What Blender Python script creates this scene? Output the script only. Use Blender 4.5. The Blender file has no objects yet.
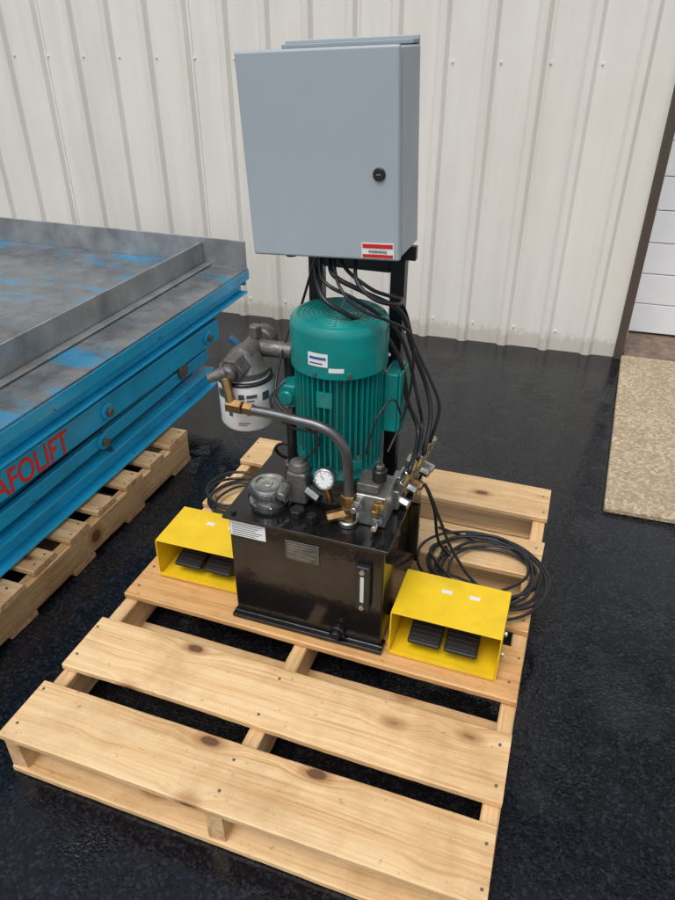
import bpy, math, random
from mathutils import Vector, Matrix, noise as mnoise
random.seed(7)
R=math.radians
# ------------------------------------------------------------------ helpers
def nd(nt,t,ins=None,**at):
    n=nt.nodes.new(t)
    for k,v in at.items(): setattr(n,k,v)
    for k,v in (ins or {}).items():
        s=n.inputs[k]
        if isinstance(v,bpy.types.NodeSocket): nt.links.new(v,s)
        elif isinstance(v,bpy.types.Node): nt.links.new(v.outputs[0],s)
        else: s.default_value=v
    return n
def c4(c): return (c[0],c[1],c[2],1)
def ramp(nt,fac,stops):
    r=nd(nt,'ShaderNodeValToRGB',{'Fac':fac}); cr=r.color_ramp
    while len(cr.elements)<len(stops): cr.elements.new(.5)
    for e,(p,c) in zip(cr.elements,stops):
        e.position=p; e.color=c4(c) if hasattr(c,'__len__') else (c,c,c,1)
    return r.outputs[0]
def mix(nt,f,a,b,bt='MIX'):
    m=nd(nt,'ShaderNodeMix',data_type='RGBA',blend_type=bt)
    for i,v in ((0,f),(6,a),(7,b)):
        if isinstance(v,bpy.types.NodeSocket): nt.links.new(v,m.inputs[i])
        else: m.inputs[i].default_value=c4(v) if hasattr(v,'__len__') else v
    return m.outputs[2]
def math_(nt,op,a,b=0.0):
    return nd(nt,'ShaderNodeMath',{0:a,1:b},operation=op).outputs[0]
def newmat(name):
    m=bpy.data.materials.new(name); m.use_nodes=True
    return m,m.node_tree,m.node_tree.nodes['Principled BSDF']
def noise(nt,vec,scale,detail=3,rough=.55):
    return nd(nt,'ShaderNodeTexNoise',{'Vector':vec,'Scale':scale,'Detail':detail,'Roughness':rough}).outputs[0]
def M(name,col,rough=.5,metal=0.,var=.12,vs=9,bump=.08,bs=120,rv=.1,coat=0,col2=None,c2t=.62,dirt=0,spec=.5):
    m,nt,b=newmat(name)
    tc=nd(nt,'ShaderNodeTexCoord').outputs['Object']
    n1=noise(nt,tc,vs,4)
    a=[max(0,x*(1-var)) for x in col]; c=[min(1,x*(1+var)) for x in col]
    colr=ramp(nt,n1,[(.3,a),(.7,c)])
    if col2:
        n3=noise(nt,tc,vs*2.3,6,.7)
        colr=mix(nt,ramp(nt,n3,[(c2t-.03,0),(c2t+.03,1)]),colr,col2)
    if dirt:
        n4=noise(nt,tc,vs*.7,5,.7)
        colr=mix(nt,ramp(nt,n4,[(.45,0),(.75,dirt)]),colr,(.06,.05,.04))
    nt.links.new(colr,b.inputs['Base Color'])
    nt.links.new(ramp(nt,n1,[(.3,min(1,rough+rv)),(.7,max(.03,rough-rv))]),b.inputs['Roughness'])
    b.inputs['Metallic'].default_value=metal
    b.inputs['Specular IOR Level'].default_value=spec
    b.inputs['Coat Weight'].default_value=coat
    b.inputs['Coat Roughness'].default_value=.08
    if bump>.1:
        n5=noise(nt,tc,bs,2)
        bp=nd(nt,'ShaderNodeBump',{'Height':n5,'Strength':bump,'Distance':.002})
        nt.links.new(bp.outputs[0],b.inputs['Normal'])
    return m
COL=bpy.context.scene.collection
def empty(name,loc=(0,0,0),rot=(0,0,0)):
    e=bpy.data.objects.new(name,None); e.location=loc; e.rotation_euler=rot
    e.empty_display_size=.1; COL.objects.link(e); return e
def obj(name,verts,faces,mat,parent=None,smooth=False,bevel=0,seg=2,loc=(0,0,0),rot=(0,0,0),ang=40):
    me=bpy.data.meshes.new(name); me.from_pydata([tuple(v) for v in verts],[],faces); me.update()
    import bmesh
    bm=bmesh.new(); bm.from_mesh(me); bmesh.ops.recalc_face_normals(bm,faces=bm.faces); bm.to_mesh(me); bm.free()
    o=bpy.data.objects.new(name,me); COL.objects.link(o)
    if mat: me.materials.append(mat)
    o.location=loc; o.rotation_euler=rot
    if parent: o.parent=parent
    if smooth or bevel:
        for p in me.polygons: p.use_smooth=True
        try: me.set_sharp_from_angle(angle=R(ang))
        except Exception: pass
    if bevel:
        b=o.modifiers.new('b','BEVEL'); b.width=bevel; b.segments=seg; b.limit_method='ANGLE'; b.angle_limit=R(35)
        b.harden_normals=True
    return o
CF=[(0,1,3,2),(4,6,7,5),(0,4,5,1),(2,3,7,6),(0,2,6,4),(1,5,7,3)]
def box(name,lo,hi,mat,parent=None,bevel=.002,loc=(0,0,0),rot=(0,0,0),seg=2):
    v=[(x,y,z) for x in (lo[0],hi[0]) for y in (lo[1],hi[1]) for z in (lo[2],hi[2])]
    return obj(name,v,CF,mat,parent,bevel=bevel,loc=loc,rot=rot,seg=seg)
def cbox(name,c,s,mat,parent=None,bevel=.002,rot=(0,0,0)):
    h=[x/2 for x in s]
    return box(name,[-x for x in h],h,mat,parent,bevel,loc=c,rot=rot)
def lathe(name,prof,p0,axis,mat,parent=None,segs=40,ang=35,smooth=True):
    """prof: (r,t) along axis from p0"""
    a=Vector(axis).normalized(); q=Vector((0,0,1)).rotation_difference(a); p0=Vector(p0)
    vs=[];fs=[];n=len(prof)
    for r,t in prof:
        for i in range(segs):
            th=2*math.pi*i/segs
            vs.append(p0+q@Vector((r*math.cos(th),r*math.sin(th),t)))
    for j in range(n-1):
        for i in range(segs):
            k=(i+1)%segs
            fs.append((j*segs+i,j*segs+k,(j+1)*segs+k,(j+1)*segs+i))
    if prof[0][0]>1e-6: fs.append(tuple(range(segs))[::-1])
    if prof[-1][0]>1e-6: fs.append(tuple((n-1)*segs+i for i in range(segs)))
    return obj(name,vs,fs,mat,parent,smooth=smooth,ang=ang)
def cyl(name,p0,p1,r,mat,parent=None,segs=24,ch=None,r2=None):
    p0=Vector(p0);p1=Vector(p1);L=(p1-p0).length; r2=r if r2 is None else r2
    ch=min(r*.15,.003) if ch is None else ch
    return lathe(name,[(r-ch,0),(r,ch),(r2,L-ch),(r2-ch,L)],p0,p1-p0,mat,parent,segs)
def hexn(name,p0,p1,r,mat,parent=None): 
    return lathe(name,[(r*.9,0),(r,.002),(r,(Vector(p1)-Vector(p0)).length-.002),(r*.9,(Vector(p1)-Vector(p0)).length)],p0,Vector(p1)-Vector(p0),mat,parent,6,ang=20)
def spline(pts,n=10):
    P=[Vector(p) for p in pts]; out=[]; m=len(P)
    for i in range(m-1):
        a,b,c,d=P[max(i-1,0)],P[i],P[i+1],P[min(i+2,m-1)]
        for k in range(n):
            t=k/n
            out.append(.5*((2*b)+(c-a)*t+(2*a-5*b+4*c-d)*t*t+(3*b-a-3*c+d)*t**3))
    out.append(P[-1])
    return out
def tube(name,pts,r,mat,parent=None,n=10,segs=10,sm=True):
    path=spline(pts,n) if sm else [Vector(p) for p in pts]
    vs=[];fs=[];T=(path[1]-path[0]).normalized(); N=T.orthogonal().normalized()
    for i,p in enumerate(path):
        t=(path[min(i+1,len(path)-1)]-path[max(i-1,0)])
        if t.length<1e-9: t=T
        t=t.normalized(); q=T.rotation_difference(t); N=(q@N).normalized(); T=t; B=T.cross(N)
        for k in range(segs):
            th=2*math.pi*k/segs; vs.append(p+r*(math.cos(th)*N+math.sin(th)*B))
    for i in range(len(path)-1):
        for k in range(segs):
            l=(k+1)%segs; fs.append((i*segs+k,i*segs+l,(i+1)*segs+l,(i+1)*segs+k))
    fs.append(tuple(range(segs))[::-1]); fs.append(tuple((len(path)-1)*segs+k for k in range(segs)))
    return obj(name,vs,fs,mat,parent,smooth=True,ang=60)
def torus(name,c,axis,Rr,r,mat,parent=None,S=36,s=8):
    q=Vector((0,0,1)).rotation_difference(Vector(axis).normalized()); c=Vector(c); vs=[];fs=[]
    for i in range(S):
        a=2*math.pi*i/S
        for k in range(s):
            b=2*math.pi*k/s
            vs.append(c+q@Vector(((Rr+r*math.cos(b))*math.cos(a),(Rr+r*math.cos(b))*math.sin(a),r*math.sin(b))))
    for i in range(S):
        for k in range(s):
            fs.append((i*s+k,((i+1)%S)*s+k,((i+1)%S)*s+(k+1)%s,i*s+(k+1)%s))
    return obj(name,vs,fs,mat,parent,smooth=True,ang=80)
def text(name,s,size,loc,rot,mat,parent,ext=.0008,align='LEFT',sx=1):
    c=bpy.data.curves.new(name,'FONT'); c.body=s; c.size=size; c.extrude=ext; c.align_x=align; c.offset=size*.012
    o=bpy.data.objects.new(name,c); c.materials.append(mat); o.location=loc; o.rotation_euler=rot; o.scale=(sx,1,1)
    COL.objects.link(o); o.parent=parent; return o

# ------------------------------------------------------------------ materials
def wood(name,light,mid,dark,stain=.5,shift=0):
    m,nt,b=newmat(name)
    tc=nd(nt,'ShaderNodeTexCoord').outputs['Object']
    rnd=nd(nt,'ShaderNodeObjectInfo').outputs['Random']
    off=nd(nt,'ShaderNodeCombineXYZ',{0:math_(nt,'MULTIPLY',rnd,37.+shift),1:math_(nt,'MULTIPLY',rnd,91.),2:math_(nt,'MULTIPLY',rnd,53.)})
    v=nd(nt,'ShaderNodeVectorMath',{0:tc,1:off.outputs[0]},operation='ADD').outputs[0]
    vk=nd(nt,'ShaderNodeVectorMath',{0:v,1:(5.2,10.5,5.)},operation='MULTIPLY').outputs[0]
    d=nd(nt,'ShaderNodeTexVoronoi',{'Vector':vk,'Scale':1.}).outputs['Distance']
    sp=noise(nt,v,60,3,.7)
    d2=math_(nt,'ADD',d,math_(nt,'MULTIPLY',math_(nt,'SUBTRACT',sp,.5),.06))
    warp=nd(nt,'ShaderNodeMapRange',{0:d,1:.0,2:.42,3:.024,4:0.})
    lw=noise(nt,v,2.,1)
    wv=nd(nt,'ShaderNodeCombineXYZ',{1:math_(nt,'ADD',warp.outputs[0],math_(nt,'MULTIPLY',lw,.035))})
    v3=nd(nt,'ShaderNodeVectorMath',{0:v,1:wv.outputs[0]},operation='ADD').outputs[0]
    g1=noise(nt,nd(nt,'ShaderNodeVectorMath',{0:v3,1:(3.5,190.,140.)},operation='MULTIPLY').outputs[0],1.,3,.65)
    g2=noise(nt,nd(nt,'ShaderNodeVectorMath',{0:v3,1:(1.,42.,36.)},operation='MULTIPLY').outputs[0],1.,3,.55)
    g=math_(nt,'ADD',math_(nt,'MULTIPLY',g1,.55),math_(nt,'MULTIPLY',g2,.45))
    col=ramp(nt,g,[(.34,dark),(.46,mid),(.58,light)])
    tint=ramp(nt,rnd,[(0,(1.0,.97,.92)),(.3,(.90,.85,.78)),(.6,(1.04,1.0,.95)),(1,(.96,.88,.78))])
    col=mix(nt,1.,col,tint,'MULTIPLY')
    st=noise(nt,v,4.2,5,.7)
    col=mix(nt,ramp(nt,st,[(.46,0),(.70,stain)]),col,[mid[0]*.60,mid[1]*.48,mid[2]*.37])
    col=mix(nt,ramp(nt,sp,[(.64,0),(.72,.5)]),col,(.17,.105,.06))
    col=mix(nt,ramp(nt,d2,[(.14,.65),(.24,0)]),col,(.36,.16,.055))
    col=mix(nt,ramp(nt,d2,[(.09,.9),(.13,0)]),col,(.11,.045,.02))
    nt.links.new(col,b.inputs['Base Color'])
    nt.links.new(ramp(nt,st,[(.4,.60),(.7,.28)]),b.inputs['Roughness'])
    bp=nd(nt,'ShaderNodeBump',{'Height':g,'Strength':.5,'Distance':.003}); nt.links.new(bp.outputs[0],b.inputs['Normal'])
    return m
m_wood=wood('pine_wood',(.84,.62,.36),(.75,.505,.255),(.52,.30,.12),.55)
m_wood2=wood('pine_wood_wet',(.76,.48,.23),(.65,.38,.155),(.40,.20,.07),.7)
m_wood3=wood('pine_wood_aged',(.68,.49,.29),(.55,.36,.185),(.33,.185,.085),.65)

# asphalt : dark, rain-wet; water film patches are smooth, the rest shows aggregate
m_asph,nt,b=newmat('wet_asphalt')
tc=nd(nt,'ShaderNodeTexCoord').outputs['Object']
vo=nd(nt,'ShaderNodeTexVoronoi',{'Vector':tc,'Scale':165.})
big=noise(nt,tc,1.5,5,.68); med=noise(nt,tc,30,4,.7)
sc_=nd(nt,'ShaderNodeSeparateColor',{0:vo.outputs['Color']})
col=ramp(nt,sc_.outputs[0],[(0,(.0035,.004,.0055)),(.75,(.009,.0105,.014)),(1,(.022,.024,.029))])
nt.links.new(col,b.inputs['Base Color'])
nt.links.new(ramp(nt,big,[(.38,.20),(.46,.05),(.56,.03),(.64,.18)]),b.inputs['Roughness'])
hh=math_(nt,'ADD',math_(nt,'MULTIPLY',vo.outputs['Distance'],-1.),math_(nt,'MULTIPLY',med,1.7))
stg=ramp(nt,big,[(.38,.62),(.47,.10),(.56,.04),(.64,.5)])
bp=nd(nt,'ShaderNodeBump',{'Height':hh,'Strength':stg,'Distance':.005}); nt.links.new(bp.outputs[0],b.inputs['Normal'])
b.inputs['IOR'].default_value=1.40

# siding
m_side,nt,b=newmat('cream_metal_siding')
tc=nd(nt,'ShaderNodeTexCoord').outputs['Object']
st=nd(nt,'ShaderNodeVectorMath',{0:tc,1:(9.,9.,.7)},operation='MULTIPLY').outputs[0]
s1=noise(nt,st,1.0,4,.6); s2=noise(nt,tc,2.,4,.6)
col=ramp(nt,s1,[(.3,(.755,.715,.635)),(.6,(.83,.795,.72))])
col=mix(nt,ramp(nt,s2,[(.5,0),(.8,.30)]),col,(.67,.615,.52))
z=nd(nt,'ShaderNodeSeparateXYZ',{0:tc}).outputs[2]
spk=noise(nt,tc,38,3,.7)
zz=math_(nt,'ADD',z,math_(nt,'MULTIPLY',spk,-.12))
col=mix(nt,ramp(nt,zz,[(0.,.45),(.03,0)]),col,(.42,.36,.28))
col=mix(nt,ramp(nt,spk,[(.71,0),(.76,.4)]),col,(.38,.30,.22))
nt.links.new(col,b.inputs['Base Color']); b.inputs['Roughness'].default_value=.40
bp=nd(nt,'ShaderNodeBump',{'Height':s2,'Strength':.3,'Distance':.012}); nt.links.new(bp.outputs[0],b.inputs['Normal'])

m_trim=M('brown_trim',(.085,.06,.045),.5,dirt=.5)
m_door=M('white_door',(.86,.87,.88),.40,var=.03)
m_conc,nt,b=newmat('tan_concrete')
tc=nd(nt,'ShaderNodeTexCoord').outputs['Object']
vv=nd(nt,'ShaderNodeTexVoronoi',{'Vector':tc,'Scale':110.})
col=ramp(nt,nd(nt,'ShaderNodeSeparateColor',{0:vv.outputs['Color']}).outputs[0],[(0,(.30,.225,.14)),(.6,(.44,.34,.22)),(1,(.60,.50,.36))])
col=mix(nt,ramp(nt,noise(nt,tc,4,5,.7),[(.42,0),(.7,.5)]),col,(.30,.22,.13))
nt.links.new(col,b.inputs['Base Color']); b.inputs['Roughness'].default_value=.8
bp=nd(nt,'ShaderNodeBump',{'Height':vv.outputs['Distance'],'Strength':.6,'Distance':.004}); nt.links.new(bp.outputs[0],b.inputs['Normal'])
m_sill=M('brown_sill',(.22,.15,.11),.6,var=.3,vs=25,dirt=.5)

m_black=M('gloss_black_paint',(.009,.008,.008),.13,var=.4,vs=14,bump=.25,bs=40,rv=.07,spec=.5)
m_blackm=M('black_frame_paint',(.014,.014,.016),.38)
m_rub=M('black_rubber',(.014,.014,.016),.42)
m_teal=M('teal_motor_paint',(.0,.235,.215),.34,var=.18,vs=14,rv=.1,dirt=.45)
m_grey=M('grey_enclosure_paint',(.37,.42,.45),.38,var=.05,vs=3,bump=.12,bs=350,rv=.07)
m_greyd=M('grey_enclosure_edge',(.27,.30,.32),.5,var=.05,vs=5)
m_steel=M('zinc_steel',(.46,.46,.45),.36,1.,var=.35,vs=40,rv=.15,dirt=.4)
m_alu=M('dull_aluminium',(.42,.42,.41),.42,.9,var=.3,vs=30,bump=.4,bs=150,dirt=.5)
m_cast=M('cast_iron',(.17,.16,.15),.5,.6,var=.3,vs=30,bump=.8,bs=140,col2=(.10,.07,.05))
m_pipe=M('dark_steel_pipe',(.15,.15,.155),.34,.85,var=.3,vs=20,col2=(.13,.08,.05),c2t=.66)
m_brass=M('brass',(.46,.28,.12),.38,1.,var=.3,vs=60,dirt=.3)
m_yel=M('yellow_powder_coat',(.88,.58,.012),.38,var=.06,vs=12,bump=.15,bs=260,col2=(.35,.2,.02),c2t=.72,dirt=.2)
m_white=M('white_enamel',(.80,.80,.79),.3,var=.04,vs=8)
m_lab=M('label_paper',(.78,.79,.78),.5,var=.05)
m_ink=M('label_ink',(.06,.07,.09),.6)
m_blueink=M('label_blue',(.03,.12,.32),.5)
m_red=M('red_paint',(.60,.02,.015),.45)
m_redt=M('red_lettering',(.80,.035,.025),.5,var=.15,vs=40,col2=(.02,.25,.42),c2t=.73)
m_blue=M('blue_lift_paint',(.012,.40,.68),.28,var=.14,vs=8,bump=.2,bs=90,col2=(.03,.045,.06),c2t=.67,dirt=.22)
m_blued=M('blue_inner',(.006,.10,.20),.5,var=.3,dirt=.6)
m_galv=M('galvanised_sheet',(.36,.37,.37),.40,.6,var=.3,vs=9,bump=.2,dirt=.25)
m_glass=M('gauge_glass',(.55,.58,.52),.1,var=.05)
m_dark=M('dark_void',(.01,.01,.01),.8)
m_np=M('name_plate_metal',(.13,.14,.14),.35,.8,var=.3,vs=30)
m_deck,nt,b=newmat('worn_steel_deck')
tc=nd(nt,'ShaderNodeTexCoord').outputs['Object']
sv=nd(nt,'ShaderNodeVectorMath',{0:tc,1:(2.2,6.,1.)},operation='MULTIPLY').outputs[0]
n1=noise(nt,tc,7,6,.7); n2=noise(nt,sv,1.3,6,.72)
col=ramp(nt,n1,[(.3,(.08,.085,.092)),(.55,(.18,.19,.20)),(.75,(.29,.29,.285))])
col=mix(nt,ramp(nt,n2,[(.50,0),(.60,.8)]),col,(.01,.28,.50))
nt.links.new(col,b.inputs['Base Color']); nt.links.new(ramp(nt,n1,[(.3,.12),(.7,.42)]),b.inputs['Roughness'])
b.inputs['Metallic'].default_value=.25
bp=nd(nt,'ShaderNodeBump',{'Height':n1,'Strength':.25,'Distance':.004}); nt.links.new(bp.outputs[0],b.inputs['Normal'])

# ------------------------------------------------------------------ ground
S=150
obj('asphalt_ground',[(-S,-S,0),(S,-S,0),(S,S,0),(-S,S,0)],[(0,1,2,3)],m_asph)

# ------------------------------------------------------------------ building
yaw=R(2.2)
bld=empty('metal_warehouse_building',(.24,3.385,0),(0,0,yaw))
def siding(name,x0,x1,z0,z1,phase,par):
    pts=[]; sp=.2032; d=.019
    k0=int(math.floor((x0-phase)/sp))-1
    pts.append((x0,0))
    k=k0
    while phase+k*sp<x1+.1:
        c=phase+k*sp
        for dx,dy in ((-.030,0),(-.013,-d),(.013,-d),(.030,0)):
            if x0+.001<c+dx<x1-.001: pts.append((c+dx,dy))
        k+=1
    pts.append((x1,0))
    vs=[];fs=[]
    for x,y in pts: vs+= [(x,y,z0),(x,y,z1)]
    for i in range(len(pts)-1): fs.append((2*i,2*i+2,2*i+3,2*i+1))
    return obj(name,vs,fs,m_side,par)
siding('front_siding',-9,0,.0,3.6,-.335,bld)
siding('front_siding_beyond_door',2.9,8,.0,3.6,.1,bld)
siding('siding_over_door',0,2.9,2.7,3.6,-.335,bld)
for i in range(12):
    x=-.335+.030-.2032*(1+4*i)
    box('panel_lap',(x,-.003,0.0),(x+.012,-.0006,3.58),m_side,bld,bevel=0)
for i in range(44):
    for z in (.10,1.25,2.4):
        x=-.335-.2032*i+.048
        hexn('siding_screw',(x,-.0,z),(x,-.006,z),.005,m_side,bld)
box('base_channel',(-9,.002,.0),(0,.05,.03),m_trim,bld)
box('building_body',(-9,.5,0),(8,9,3.6),m_side,bld,bevel=0)
box('roof',(-9.3,-.25,3.6),(8.3,9.2,3.72),m_trim,bld)
box('door_jamb',(0.002,-.03,0),(.038,.36,2.7),m_trim,bld)
box('door_jamb_inner',(.040,.20,0),(.068,.36,2.68),m_door,bld)
box('door_jamb_far',(2.85,-.03,0),(2.898,.36,2.7),m_trim,bld)
box('door_sill',(.047,.0,.0),(2.848,.34,.018),m_sill,bld)
zz=.03
while zz<2.6:
    h=.152
    box('door_slat',(.07,.30,zz),(2.84,.33,zz+h-.004),m_door,bld,bevel=.003)
    zz+=h
box('door_backing',(.07,.333,.02),(2.84,.345,2.7),m_greyd,bld,bevel=0)
pad=obj('concrete_pad',[(x,y,z) for z in (.0,.022) for x,y in ((.222,2.04),(1.75,2.08),(1.80,3.40),(.275,3.375))],
  [(0,1,2,3),(4,5,6,7),(0,1,5,4),(1,2,6,5),(2,3,7,6),(3,0,4,7)],m_conc,bevel=.006)

# ------------------------------------------------------------------ pallets
def board(name,L,W,T,c,mat,par,rotz=0,tilt=0,seed=0):
    nx=48; vs=[];fs=[]
    s=seed*3.17
    bw=.003
    sec=[(-.5*W+bw,-.5*T),(.5*W-bw,-.5*T),(.5*W,-.5*T+bw),(.5*W,.5*T-bw),(.5*W-bw,.5*T),(-.5*W+bw,.5*T),(-.5*W,.5*T-bw),(-.5*W,-.5*T+bw)]
    for i in range(nx+1):
        t=i/nx; x=(t-.5)*L
        e1=mnoise.noise(Vector((x*2,s,1)))*.003+mnoise.noise(Vector((x*31,s,2)))*.0009
        e2=mnoise.noise(Vector((x*2,s,5)))*.003+mnoise.noise(Vector((x*31,s,6)))*.0009
        cz=mnoise.noise(Vector((x*1.7,s,9)))*.003
        for (y,z) in sec:
            yy=y+(e1 if y>0 else e2); xx=x
            if i in (0,nx): xx+= (mnoise.noise(Vector((y*35,z*20,s+i)))*.005)
            vs.append((xx,yy,z+cz))
    for i in range(nx):
        for k in range(8):
            l=(k+1)%8; fs.append((i*8+k,i*8+l,(i+1)*8+l,(i+1)*8+k))
    fs.append(tuple(range(8))); fs.append(tuple(nx*8+k for k in range(8)))
    return obj(name,vs,fs,mat,par,smooth=True,ang=30,loc=c,rot=(0,tilt,rotz))
def pallet(name,x0,x1,y0,y1,top,bot,H,mats,seed):
    e=empty(name); T=.018; cx=(x0+x1)/2; L=x1-x0
    sw=.036; sh=H-2*T-.002
    for i,(a,b_) in enumerate(top):
        mt=mats[min(i,len(mats)-1)]
        board('deck_board',L+random.uniform(-.006,.006),b_-a,T,(cx+random.uniform(-.004,.004),(a+b_)/2,H-T/2),mt,e,rotz=R(random.uniform(-.4,.4)),seed=seed+i)
    sx=[x0+sw/2+.002,cx-.01,x1-sw/2-.002]
    for j,x in enumerate(sx):
        board('stringer',y1-y0-.01,sw,sh,(x,(y0+y1)/2,H/2),mats[0] if j==0 else mats[-1],e,rotz=R(90),seed=seed+30+j)
    for i,(a,b_) in enumerate(bot):
        board('bottom_board',L-.004,b_-a,T,(cx,(a+b_)/2,T/2+.002),mats[-1],e,seed=seed+50+i)
    for i,(a,b_) in enumerate(top):
        for x in sx:
            for k in range(2):
                yy=a+(b_-a)*(.22+.56*k)+random.uniform(-.01,.01); xx=x+random.uniform(-.01,.01)
                cyl('nail_head',(xx,yy,H-.004),(xx,yy,H+.0022),.0032,m_cast,e,segs=8,ch=.0005)
    return e
pallet('wooden_pallet',-.968,.045,.626,1.915,
  [(.626,.774),(.822,.982),(1.068,1.225),(1.285,1.40),(1.49,1.645),(1.755,1.915)],
  [(.628,.73),(.97,1.09),(1.22,1.33),(1.50,1.62),(1.80,1.91)],.13,
  [m_wood,m_wood,m_wood2,m_wood2,m_wood,m_wood],11)
pallet('wooden_pallet',-2.25,-1.235,.60,1.87,
  [(.60,.74),(.78,.87),(.92,1.01),(1.06,1.15),(1.20,1.29),(1.34,1.43),(1.48,1.57),(1.62,1.70),(1.745,1.87)],
  [(.60,.74),(.93,1.03),(1.19,1.29),(1.46,1.56),(1.75,1.87)],.13,[m_wood3],90)

# ------------------------------------------------------------------ scissor lift table
lt=empty('scissor_lift_table')
XR=-1.30; XL=-2.62; Y0=.2; Y1=2.57
box('deck_plate',(XL,Y0,.505),(XR,Y1,.52),m_deck,lt)
box('table_skirt',(XR-.012,Y0,.472),(XR+.002,Y1+.002,.512),m_blue,lt)
box('table_skirt_end',(XL,Y1-.012,.445),(XR-.014,Y1+.003,.503),m_blue,lt)
box('under_frame_rail',(XR-.06,Y0,.431),(XR-.022,Y1-.03,.462),m_blue,lt,bevel=.005)
box('under_frame_flange',(XR-.06,Y0,.424),(XR+.008,Y1-.03,.430),m_blue,lt,bevel=.001)
box('under_frame_end',(XL,Y1-.09,.40),(XR-.064,Y1-.04,.446),m_blue,lt)
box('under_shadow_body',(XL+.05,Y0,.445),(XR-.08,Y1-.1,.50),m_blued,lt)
box('back_rim',(XL,Y1-.016,.524),(XR+.0,Y1-.008,.632),m_galv,lt,bevel=.0015)
obj('rim_lip',[(-1.502,Y0,.522),(-1.496,Y0,.522),(-1.502,Y0,.625),(-1.496,Y0,.625),(-1.502,Y1-.02,.522),(-1.496,Y1-.02,.522),(-1.502,Y1-.02,.612),(-1.496,Y1-.02,.612)],CF,m_galv,lt)
box('tray_floor',(XL,Y0,.5215),(-1.504,Y1-.018,.527),m_deck,lt)
box('rim_hinge_bar',(-1.494,Y0+.02,.522),(-1.46,Y1-.02,.529),m_galv,lt)
def arm(name,x0,x1,ya,za,yb,zb,h,mat):
    v=[]
    for x in (x0,x1):
        for (y,z) in ((ya,za),(yb,zb)):
            for s in (-h/2,h/2): v.append((x,y,z+s))
    return obj(name,v,CF,mat,lt,bevel=.004)
arm('scissor_arm',-1.335,-1.312,.30,.376,2.30,.350,.084,m_blue)
arm('scissor_arm_inner',-1.395,-1.37,.30,.25,2.38,.37,.07,m_blue)
arm('scissor_arm_far',-2.50,-2.48,.30,.376,2.30,.350,.084,m_blue)
arm('scissor_arm_far_inner',-2.45,-2.43,.30,.25,2.38,.37,.07,m_blue)
arm('scissor_arm_lower',-1.345,-1.325,.30,.255,2.22,.270,.046,m_blue)
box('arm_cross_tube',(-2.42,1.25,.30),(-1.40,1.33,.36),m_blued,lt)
box('base_rail',(-1.36,.25,.14),(-1.298,2.23,.150),m_blue,lt)
box('base_rail_web',(-1.345,.25,.151),(-1.333,2.23,.203),m_blue,lt)
box('base_rail_top',(-1.36,.25,.204),(-1.308,2.23,.212),m_blue,lt)
box('base_rail_far',(-2.55,.25,.14),(-2.49,2.23,.212),m_blue,lt)
box('base_end',(-2.49,2.17,.14),(-1.362,2.22,.20),m_blue,lt)
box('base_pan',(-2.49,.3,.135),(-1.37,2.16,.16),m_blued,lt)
for (y,z,x) in ((1.55,.359,-1.313),(2.2,.351,-1.313),(1.52,.264,-1.326)):
    cyl('pivot_boss',(x-.01,y,z),(x+.012,y,z),.026,m_blue,lt); hexn('pivot_bolt',(x+.011,y,z),(x+.024,y,z),.015,m_cast,lt)
cyl('roller',(-1.35,2.02,.285),(-1.315,2.02,.285),.03,m_cast,lt)
text('maker_lettering','SAFOLIFT',.098,(-1.3112,1.035,.331),(R(90),R(.75),R(90)),m_redt,lt,sx=.80)

# ------------------------------------------------------------------ hydraulic power unit
hp=empty('hydraulic_power_unit')
TX0,TX1,TY0,TY1=-.657,-.277,1.10,1.47; ZB,ZT=.133,.44
box('tank_body',(TX0+.004,TY0+.004,ZB+.012),(TX1-.004,TY1-.004,ZT-.008),m_black,hp,bevel=.006,seg=3)
box('tank_lid',(TX0-.006,TY0-.006,ZT-.007),(TX1+.006,TY1+.006,ZT+.001),m_black,hp,bevel=.002)
box('tank_foot_front',(TX0-.002,TY0-.012,ZB),(TX1+.002,TY0+.03,ZB+.011),m_black,hp)
box('tank_foot_rear',(TX0-.002,TY1-.03,ZB),(TX1+.002,TY1+.01,ZB+.011),m_black,hp)
tube('weld_bead',[(TX0,TY0+.002,ZB+.012),(TX1,TY0+.002,ZB+.012)],.004,m_black,hp,sm=False)
for x in (TX0+.015,-.47,TX1-.015):
    for y in (TY0+.012,TY1-.012):
        hexn('lid_bolt',(x,y,ZT+.001),(x,y,ZT+.008),.007,m_blackm,hp)
box('oil_label',(-.648,TY0+.0015,.386),(-.560,TY0+.0035,.427),m_lab,hp,bevel=0)
for k in range(6):
    zc=.421-.006*k
    box('label_text_line',(-.643,TY0+.0006,zc-.0007),(-.568-.008*(k%3),TY0+.0014,zc+.0003),m_ink,hp,bevel=0)
box('name_plate',(-.512,TY0+.001,.352),(-.430,TY0+.0035,.406),m_np,hp,bevel=.001)
for k in range(6):
    zc=.398-.0075*k
    box('plate_text_line',(-.506,TY0+.0002,zc-.0005),(-.440-.01*(k%2),TY0+.0009,zc+.0003),m_steel,hp,bevel=0)
box('sight_gauge_body',(-.342,TY0-.012,.262),(-.308,TY0+.004,.388),m_blackm,hp,bevel=.004)
box('sight_glass',(-.3295,TY0-.0145,.288),(-.3205,TY0-.0122,.362),m_glass,hp,bevel=.001)
for z in (.273,.377): hexn('gauge_bolt',(-.325,TY0-.011,z),(-.325,TY0-.018,z),.007,m_steel,hp)
cyl('drain_plug',(-.385,TY0+.004,.168),(-.385,TY0-.014,.168),.020,m_black,hp); hexn('drain_hex',(-.385,TY0-.013,.168),(-.385,TY0-.024,.168),.011,m_blackm,hp)
box('side_bracket',(TX1-.004,1.33,.25),(TX1+.02,1.345,.40),m_black,hp)
fc=(-.585,1.185)
lathe('filler_neck',[(.046,0),(.046,.006),(.036,.008),(.036,.022)],(fc[0],fc[1],ZT+.001),(0,0,1),m_steel,hp)
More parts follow.
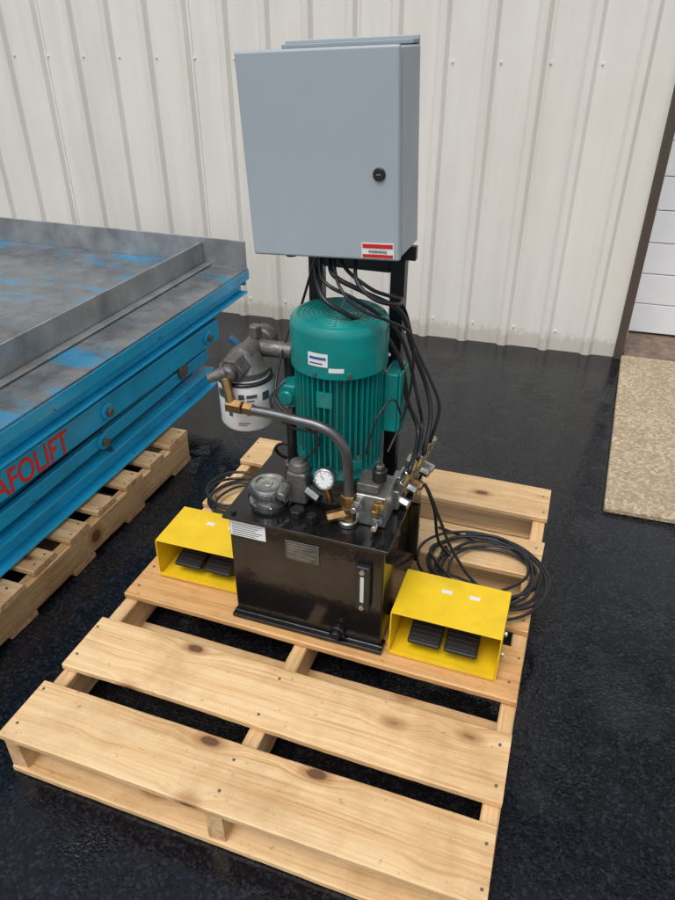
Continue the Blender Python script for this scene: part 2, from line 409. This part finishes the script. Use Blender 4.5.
lathe('filler_cap',[(.040,0),(.043,.003),(.043,.022),(.040,.027),(.030,.029),(.028,.026),(.012,.026),(.010,.029),(0,.029)],(fc[0],fc[1],ZT+.022),(0,0,1),m_steel,hp,segs=48)
for k in range(6):
    a=k*math.pi/3; hexn('cap_screw',(fc[0]+.040*math.cos(a),fc[1]+.040*math.sin(a),ZT+.007),(fc[0]+.040*math.cos(a),fc[1]+.040*math.sin(a),ZT+.012),.004,m_steel,hp)
for k in range(24):
    a=k*math.pi/12; cbox('cap_knurl',(fc[0]+.0435*math.cos(a),fc[1]+.0435*math.sin(a),ZT+.034),(.003,.004,.018),m_steel,hp,bevel=0,rot=(0,0,a))
tube('cap_chain',[(fc[0]-.04,fc[1],ZT+.03),(fc[0]-.06,fc[1]+.01,ZT+.012),(fc[0]-.055,fc[1]+.04,ZT+.006)],.0015,m_steel,hp)
cyl('return_pipe',(-.575,1.31,ZT),(-.575,1.31,.755),.013,m_blackm,hp)
hexn('pipe_coupling',(-.575,1.31,ZT+.002),(-.575,1.31,ZT+.035),.024,m_cast,hp)
hexn('pipe_coupling',(-.575,1.31,.60),(-.575,1.31,.635),.020,m_cast,hp)
FX,FY=-.657,1.25; FZ=.018; FR=.062
lathe('oil_filter_can',[(.044,0),(.055,.003),(.061,.012),(FR,.112),(.060,.120),(.050,.124)],(FX,FY,.588+FZ),(0,0,1),m_white,hp,segs=48)
lathe('filter_rim',[(.062,0),(.064,.002),(.064,.006),(.062,.008)],(FX,FY,.702+FZ),(0,0,1),m_blackm,hp,segs=48)
def wrap(name,a0,a1,z0,z1,r,mat,n=10):
    vs=[];fs=[]
    for i in range(n+1):
        a=R(a0+(a1-a0)*i/n)
        for z in (z0,z1): vs.append((FX+r*math.cos(a),FY+r*math.sin(a),z+FZ))
    for i in range(n): fs.append((2*i,2*i+2,2*i+3,2*i+1))
    return obj(name,vs,fs,mat,hp,smooth=True)
for i,(a0,a1,z0,z1) in enumerate([(-80,-68,.674,.686),(-64,-42,.676,.684),(-64,-48,.668,.671),(-80,-72,.640,.652),(-66,-46,.646,.648),(-66,-50,.640,.642),(-66,-42,.634,.636),(-84,-60,.614,.616),(-84,-66,.609,.611),(-30,-12,.665,.685),(-136,-116,.67,.69),(-104,-96,.63,.65)]):
    wrap('filter_print',a0,a1,z0,z1,.0628,m_ink)
lathe('filter_head',[(.052,0),(.056,.004),(.056,.014),(.044,.022),(.036,.040),(.024,.050)],(FX,FY,.714+FZ),(0,0,1),m_cast,hp,segs=32)
hz=.775
lathe('filter_head_barrel',[(.022,0),(.030,.004),(.030,.03),(.026,.034),(.026,.10),(.032,.105),(.032,.13),(.024,.135),(.024,.165),(.018,.17),(.018,.19),(.012,.195)],(FX+.005,1.365,hz),(-.05,-1,-.10),m_cast,hp,segs=28)
hexn('barrel_hex',(FX,1.225,hz-.014),(FX-.002,1.19,hz-.018),.030,m_cast,hp)
cyl('head_side_port',(-.648,1.30,hz-.005),(-.565,1.31,hz-.007),.019,m_cast,hp)
hexn('head_top_plug',(FX+.005,1.305,hz+.018),(FX+.005,1.305,hz+.045),.015,m_cast,hp)
hexn('head_top_plug',(FX-.02,1.265,hz+.012),(FX-.038,1.262,hz+.026),.009,m_blued,hp)
cyl('indicator_port',(-.665,1.18,hz-.015),(-.702,1.165,hz-.030),.014,m_cast,hp,r2=.011)
hexn('brass_fitting',(-.660,1.163,.690),(-.625,1.163,.689),.016,m_brass,hp)
cyl('brass_elbow',(-.650,1.163,.69),(-.665,1.172,.750),.011,m_brass,hp)
hexn('brass_nut',(-.622,1.163,.689),(-.600,1.163,.688),.014,m_brass,hp)
tube('crossover_pipe',[(-.60,1.162,.688),(-.55,1.162,.687),(-.50,1.161,.684),(-.452,1.160,.680),(-.415,1.160,.665),(-.393,1.160,.635),(-.385,1.160,.60),(-.383,1.160,.56),(-.383,1.160,.51)],.0112,m_pipe,hp,segs=16)
hexn('brass_nut_lower',(-.383,1.16,.522),(-.383,1.16,.492),.017,m_brass,hp)
hexn('brass_body_lower',(-.383,1.16,.490),(-.383,1.16,.455),.014,m_brass,hp)
hexn('brass_tee',(-.383,1.160,.473),(-.425,1.140,.463),.013,m_brass,hp)
cyl('port_base',(-.383,1.16,.44),(-.383,1.16,.456),.022,m_steel,hp)
g0=Vector((-.440,1.165,.545)); ga=Vector((.12,-1,.25)).normalized()
lathe('pressure_gauge_case',[(.021,-.022),(.0245,-.018),(.0245,.004),(.022,.006),(.0195,.003),(0,.003)],g0,ga,m_steel,hp,segs=36)
lathe('pressure_gauge_dial',[(.0193,0),(.0001,.0006)],g0+ga*.0036,ga,m_lab,hp,segs=36)
qg=Vector((0,0,1)).rotation_difference(ga)
for k in range(9):
    a=R(-50+k*35); p=g0+ga*.0049+qg@Vector((.015*math.cos(a),.015*math.sin(a),0)); q=g0+ga*.0049+qg@Vector((.018*math.cos(a),.018*math.sin(a),0))
    cyl('gauge_tick',p,q,.0006,m_ink,hp,segs=6,ch=0)
cyl('gauge_needle',g0+ga*.0055,g0+ga*.0055+qg@Vector((-.009,.009,0)),.0007,m_ink,hp,segs=6,ch=0)
cyl('gauge_stem',g0-ga*.01+Vector((0,0,-.02)),(-.43,1.18,.475),.008,m_brass,hp)
MX,MY=-.452,1.30
lathe('bell_housing',[(.085,0),(.085,.012),(.066,.018),(.062,.045),(.088,.052),(.088,.062)],(MX,MY,ZT+.001),(0,0,1),m_cast,hp)
cbox('pump_block',(-.515,1.205,.490),(.05,.05,.085),m_cast,hp,bevel=.008)
lathe('pump_cap',[(.022,0),(.025,.005),(.021,.02),(.012,.026)],(-.515,1.205,.530),(0,0,1),m_cast,hp)
hexn('pump_fitting',(-.49,1.19,.49),(-.455,1.175,.482),.013,m_steel,hp)
cyl('relief_valve',(-.535,1.175,.50),(-.535,1.14,.49),.012,m_steel,hp)
for (x,y,z,r,h) in ((-.50,1.15,.441,.018,.02),(-.46,1.135,.441,.012,.025),(-.55,1.26,.441,.014,.03)):
    hexn('port_plug',(x,y,z),(x,y,z+h),r,m_blackm,hp)
cbox('valve_manifold',(-.335,1.215,.482),(.070,.095,.080),m_alu,hp,bevel=.004)
cbox('valve_subplate',(-.345,1.205,.534),(.05,.06,.022),m_cast,hp,bevel=.003)
for (x,y,z,dx,dy,dz,mm) in ((-.36,1.166,.50,0,-1,.15,m_steel),(-.315,1.166,.505,0,-1,.1,m_brass),(-.318,1.166,.468,.1,-1,0,m_steel)):
    hexn('cartridge_hex',(x,y,z),(x+dx*.02,y+dy*.02,z+dz*.02),.013,mm,hp)
    cyl('cartridge_stem',(x+dx*.02,y+dy*.02,z+dz*.02),(x+dx*.042,y+dy*.042,z+dz*.042),.007,mm,hp)
cyl('solenoid_coil',(-.325,1.20,.545),(-.325,1.20,.575),.016,m_rub,hp); hexn('coil_nut',(-.325,1.20,.575),(-.325,1.20,.587),.010,m_steel,hp)
row=[(-.305,1.25),(-.298,1.29),(-.293,1.33),(-.288,1.37),(-.286,1.41)]
for i,(x,y) in enumerate(row):
    z=.485+.012*(i%2)
    cbox('port_block',(x,y,z-.012),(.034,.030,.05),m_alu,hp,bevel=.003)
    hexn('hose_fitting',(x+.01,y,z+.006),(x+.024,y-.006,z+.04),.013,m_steel,hp)
    cyl('hose_ferrule',(x+.023,y-.006,z+.038),(x+.034,y-.008,z+.070),.010,m_steel,hp)
    hexn('side_fitting',(x+.012,y,z-.015),(x+.04,y-.008,z-.02),.011,m_brass if i==2 else m_steel,hp)
def jit(p,s): return tuple(a+random.uniform(-s,s) for a in p)
random.seed(3)
base=[(-.49,1.33,.99),(-.46,1.27,.955),(-.40,1.27,.92),(-.345,1.33,.86),(-.315,1.36,.78),(-.285,1.36,.69),(-.262,1.355,.62),(-.265,1.33,.57)]
ends=[(-.270,1.24,.55),(-.262,1.28,.56),(-.258,1.32,.55),(-.252,1.36,.56)]
for i in range(4):
    off=(i-1.5)*.016
    pts=[jit((p[0]+off*.6,p[1]+off*.8,p[2]+off),.009) for p in base[:-1]]+[(ends[i][0]+.004,ends[i][1],ends[i][2]+.02),ends[i]]
    tube('control_hose',pts,.0040 if i%2 else .0052,m_rub,hp)
tube('control_cable',[(-.42,1.31,1.0),(-.40,1.25,.965),(-.36,1.24,.935),(-.325,1.28,.915),(-.33,1.34,.905),(-.36,1.38,.90)],.004,m_rub,hp)
tube('control_cable',[(-.47,1.31,1.0),(-.43,1.23,.96),(-.385,1.22,.92),(-.33,1.26,.885),(-.30,1.31,.84),(-.298,1.34,.74),(-.31,1.33,.64),(-.33,1.28,.57)],.0032,m_rub,hp)
tube('motor_cable',[(-.51,1.35,1.0),(-.545,1.38,.93),(-.575,1.38,.84),(-.585,1.33,.80),(-.575,1.24,.74),(-.56,1.20,.70),(-.52,1.185,.675),(-.46,1.18,.64),(-.47,1.19,.60),(-.50,1.20,.56)],.003,m_rub,hp)
tube('signal_wire',[(-.545,1.215,.74),(-.57,1.19,.71),(-.55,1.18,.67),(-.50,1.17,.655),(-.455,1.175,.655)],.0028,m_rub,hp)
tube('signal_wire',[(-.36,1.21,.60),(-.345,1.20,.66),(-.335,1.21,.70),(-.315,1.25,.72),(-.31,1.30,.66)],.0022,m_rub,hp)
for x in (-.552,-.362):
    box('frame_post',(x-.016,1.418,ZT),(x+.016,1.450,1.03),m_blackm,hp,bevel=.003)
box('frame_crossbar',(-.534,1.424,.93),(-.380,1.448,.962),m_blackm,hp)
box('frame_top_rail',(-.60,1.40,.968),(-.32,1.417,.998),m_blackm,hp)
box('frame_gusset',(-.378,1.36,.975),(-.346,1.399,.992),m_blackm,hp)

# ------------------------------------------------------------------ electric motor
mo=empty('electric_motor',(MX,MY,0))
lathe('end_bell_lower',[(.070,.0),(.092,.004),(.094,.014),(.090,.020),(.080,.036)],(0,0,.502),(0,0,1),m_teal,mo,segs=48)
lathe('stator_core',[(.082,0),(.082,.235)],(0,0,.535),(0,0,1),m_teal,mo,segs=60)
vs=[];fs=[]
NF=44
for i in range(NF):
    a=2*math.pi*i/NF; ca,sa=math.cos(a),math.sin(a)
    b0=len(vs)
    for r_,w_ in ((.080,.0026),(.0985,.0014)):
        for s in (-1,1):
            for z in (.537,.768):
                vs.append((r_*ca-s*w_*sa,r_*sa+s*w_*ca,z))
    fs+= [tuple(b0+k for k in f) for f in CF]
obj('cooling_fins',vs,fs,m_teal,mo)
for a in (45,135,225,315):
    x=.086*math.cos(R(a)); y=.086*math.sin(R(a))
    cbox('bolt_lug',(x,y,.552),(.024,.024,.028),m_teal,mo,bevel=.005,rot=(0,0,R(a)))
    hexn('through_bolt',(x*1.08,y*1.08,.566),(x*1.08,y*1.08,.578),.006,m_steel,mo)
ZC=.768
lathe('fan_cowl',[(.100,0),(.1055,.002),(.1055,.088),(.104,.098),(.098,.107),(.090,.110),(.088,.108)],(0,0,ZC),(0,0,1),m_teal,mo,segs=64)
lathe('cowl_inner',[(.0875,0),(.0001,.001)],(0,0,ZC+.101),(0,0,1),m_dark,mo,segs=48)
for r_ in (.018,.028,.038,.048,.058,.068,.078,.087):
    torus('grille_ring',(0,0,ZC+.108),(0,0,1),r_,.0022,m_teal,mo,S=48,s=6)
for k in range(8):
    a=k*math.pi/4+.2
    cyl('grille_spoke',(.01*math.cos(a),.01*math.sin(a),ZC+.1075),(.088*math.cos(a),.088*math.sin(a),ZC+.1075),.0028,m_teal,mo,segs=8,ch=0)
lathe('grille_hub',[(.014,0),(.014,.003),(.0001,.004)],(0,0,ZC+.106),(0,0,1),m_teal,mo)
for a in (20,140,260,-60):
    hexn('cowl_screw',(.105*math.cos(R(a)),.105*math.sin(R(a)),ZC+.012),(.110*math.cos(R(a)),.110*math.sin(R(a)),ZC+.012),.005,m_steel,mo)
box('terminal_box',(.096,.015,.60),(.130,.095,.745),m_teal,mo,bevel=.005)
box('terminal_cover',(.1305,.011,.596),(.137,.099,.749),m_teal,mo,bevel=.003)
box('lifting_lug',(-.128,-.045,.655),(-.088,.02,.71),m_teal,mo,bevel=.006)
cyl('lug_cap',(-.108,-.045,.682),(-.108,-.056,.682),.017,m_teal,mo)
def wrap2(name,a0,a1,z0,z1,r,mat,n=10):
    vs=[];fs=[]
    for i in range(n+1):
        a=R(a0+(a1-a0)*i/n)
        for z in (z0,z1): vs.append((r*math.cos(a),r*math.sin(a),z))
    for i in range(n): fs.append((2*i,2*i+2,2*i+3,2*i+1))
    return obj(name,vs,fs,mat,mo,smooth=True)
wrap2('maker_sticker',-108,-84,.797,.826,.1062,m_lab)
wrap2('sticker_stripe',-106,-86,.812,.818,.1065,m_blueink)
wrap2('sticker_text',-106,-90,.802,.805,.1065,m_ink)
wrap2('maker_sticker_small',-83,-66,.786,.796,.1062,m_lab)
wrap2('spec_plate',-100,-80,.700,.738,.1000,m_teal)
for k in range(4): wrap2('spec_text',-98,-83,.706+.007*k,.7075+.007*k,.1004,m_alu)

# ------------------------------------------------------------------ electrical control box
cb=empty('electrical_control_box',(-.4735,1.25,1.179),(0,R(-2.6),0))
W,Hh,D=.300,.352,.145
box('enclosure_body',(-W/2+.003,.016,-Hh/2+.003),(W/2-.001,D,Hh/2-.003),m_grey,cb,bevel=.004,seg=3)
box('door_gasket',(-W/2+.006,.0125,-Hh/2+.006),(W/2-.006,.0155,Hh/2-.006),m_dark,cb,bevel=0)
box('enclosure_door',(-W/2,-.003,-Hh/2),(W/2,.012,Hh/2),m_grey,cb,bevel=.005,seg=4)
box('back_plate',(-W/2+.035,D+.002,-Hh/2+.02),(W/2-.004,D+.008,Hh/2+.012),m_grey,cb,bevel=.002)
box('mounting_strip_top',(-W/2+.045,D-.04,Hh/2-.0015),(W/2-.004,D+.001,Hh/2+.006),m_greyd,cb,bevel=.002)
box('back_housing',(-W/2+.03,D+.009,-Hh/2-.01),(W/2-.03,D+.032,Hh/2-.02),m_blackm,cb,bevel=.003)
lathe('door_latch',[(.0115,0),(.0115,.003),(.0095,.005),(.0001,.005)],(.113,-.003,-.022),(0,-1,0),m_rub,cb)
box('latch_slot',(.109,-.0092,-.0230),(.117,-.0078,-.0210),m_steel,cb,bevel=0)
box('warning_label',(.077,-.0045,-.171),(.140,-.0032,-.143),m_lab,cb,bevel=0)
box('warning_band',(.079,-.0053,-.1520),(.138,-.0046,-.1445),m_red,cb,bevel=0)
box('warning_band_low',(.079,-.0053,-.1695),(.138,-.0046,-.1635),m_red,cb,bevel=0)
text('warning_text','WARNING',.0075,(.1085,-.0055,-.1608),(R(90),0,0),m_ink,cb,ext=.0002,align='CENTER')
for x in (-.10,.0,.09): cyl('cable_gland',(x,.07,-Hh/2+.004),(x,.07,-Hh/2-.020),.013,m_rub,cb)

# ------------------------------------------------------------------ foot pedals
def pedal(loc,rz,w=.245,h=.120):
    e=empty('foot_pedal_switch',loc,(0,0,rz)); t=.0032; d=.155
    box('guard_top',(0,.0,h-t),(w,d,h),m_yel,e,bevel=.0012)
    def side(x,nm):
        prof=[(-.006,.0),(-.002,h-t-.0005),(d,h-t-.0005),(d,0)]
        v=[(x+dx,y,z) for dx in (0,t) for y,z in prof]
        obj(nm,v,[(0,1,2,3),(4,5,6,7),(0,1,5,4),(1,2,6,5),(2,3,7,6),(3,0,4,7)],m_yel,e,bevel=.001)
    side(0,'guard_side_left'); side(w-t,'guard_side_right')
    box('guard_back',(t+.0005,d-t,.0),(w-t-.0005,d-.0005,h-t-.001),m_yel,e,bevel=.001)
    box('guard_floor',(t+.0005,-.004,.001),(w-t-.0005,d-t-.001,.0042),m_yel,e,bevel=.0008)
    box('floor_lip',(t+.001,-.0065,.001),(w-t-.001,-.0045,.012),m_yel,e,bevel=.0005)
    box('guard_flange',(-.012,.02,-.0),(-.0005,.11,.003),m_yel,e,bevel=.0005)
    for k in range(2):
        x0=.040+k*.085
        box('switch_body',(x0+.004,.045,.0045),(x0+.070,.135,.032),m_rub,e,bevel=.004)
        p=empty('pedal_plate',(x0,.012,.030),(R(14),0,0)); p.parent=e
        box('tread',(0,0,0),(.076,.105,.012),m_rub,p,bevel=.004)
        for j in range(8): box('tread_rib',(.004,.008+j*.012,.0115),(.072,.013+j*.012,.0145),m_rub,p,bevel=.0008)
    for x in (.095,.16): box('guard_sticker',(x,.10,h+.0002),(x+.024,.111,h+.001),m_lab,e,bevel=0)
    for z in (.03,.095): hexn('side_bolt',(w+.0002,.05,z),(w+.008,.05,z),.006,m_steel,e)
    cyl('cable_gland',(w*.6,d,.03),(w*.6,d+.03,.03),.011,m_rub,e)
    return e
pedal((-.262,1.108,.133),R(0.0),.250,.126)
pedal((-.912,1.165,.133),R(1),.250,.115)

# ------------------------------------------------------------------ cable coils
def coil(name,cx,cy,rx,ry,n,z,tail,lead,sd,r=.0042,dz=.004):
    random.seed(sd); e=empty(name); pts=list(lead); ph=random.random()*6
    for k in range(n*10):
        a=ph+k*2*math.pi/10; j=1+.14*math.sin(k*.37+sd)+random.uniform(-.03,.03)
        px=cx+rx*j*math.cos(a)+.02*math.sin(k*.11); py=cy+ry*j*math.sin(a)+.02*math.cos(k*.17)
        pts.append((px,py,z+dz*(k//10)+random.uniform(0,.006)))
    pts+=tail
    tube('cable',pts,r,m_rub,e,n=6,segs=8); return e
coil('coiled_cable',-.10,1.455,.145,.125,5,.138,[(-.10,1.30,.16),(-.112,1.29,.163)],
     [(-.27,1.33,.47),(-.245,1.33,.46),(-.21,1.35,.36),(-.17,1.36,.26),(-.10,1.35,.18),(-.02,1.36,.15)],5)
coil('coiled_cable',-.09,1.44,.125,.14,3,.145,[(-.13,1.56,.15),(-.25,1.60,.14)],[(-.262,1.40,.42),(-.235,1.41,.34),(-.22,1.42,.24),(-.19,1.45,.17)],9)
coil('coiled_cable',-.86,1.52,.085,.085,5,.140,[(-.77,1.34,.155),(-.775,1.335,.163)],
     [(-.60,1.40,.46),(-.66,1.40,.45),(-.70,1.42,.33),(-.76,1.45,.2)],13,dz=.008)

# ------------------------------------------------------------------ light, world, camera
sc=bpy.context.scene
w=bpy.data.worlds.new('World'); sc.world=w; w.use_nodes=True; nt=w.node_tree
bg=nt.nodes['Background']
SE,SR=62,190
sky=nt.nodes.new('ShaderNodeTexSky'); sky.sky_type='NISHITA'; sky.sun_disc=False
sky.sun_elevation=R(SE); sky.sun_rotation=R(SR); sky.dust_density=3; sky.air_density=1.2; sky.ozone_density=1.8
hs=nt.nodes.new('ShaderNodeHueSaturation'); hs.inputs['Saturation'].default_value=.45
nt.links.new(sky.outputs[0],hs.inputs['Color']); nt.links.new(hs.outputs[0],bg.inputs['Color'])
bg.inputs['Strength'].default_value=.15
sd=bpy.data.lights.new('sun','SUN'); sd.energy=1.5; sd.angle=R(30); sd.color=(1,.99,.97)
so=bpy.data.objects.new('sun',sd); COL.objects.link(so)
el,az=R(SE),R(SR); dv=Vector((math.sin(az)*math.cos(el),math.cos(az)*math.cos(el),math.sin(el)))
so.rotation_euler=dv.to_track_quat('Z','Y').to_euler(); so.location=dv*10
cd=bpy.data.cameras.new('camera'); co=bpy.data.objects.new('camera',cd); COL.objects.link(co); sc.camera=co
cd.sensor_fit='VERTICAL'; cd.sensor_height=36; cd.lens=36*690/900; cd.clip_start=.02; cd.clip_end=1000
co.location=(0,0,1.39); co.rotation_euler=(R(90-31.75),0,R(19.36))
sc.view_settings.view_transform='Standard'; sc.view_settings.look='None'; sc.view_settings.exposure=0
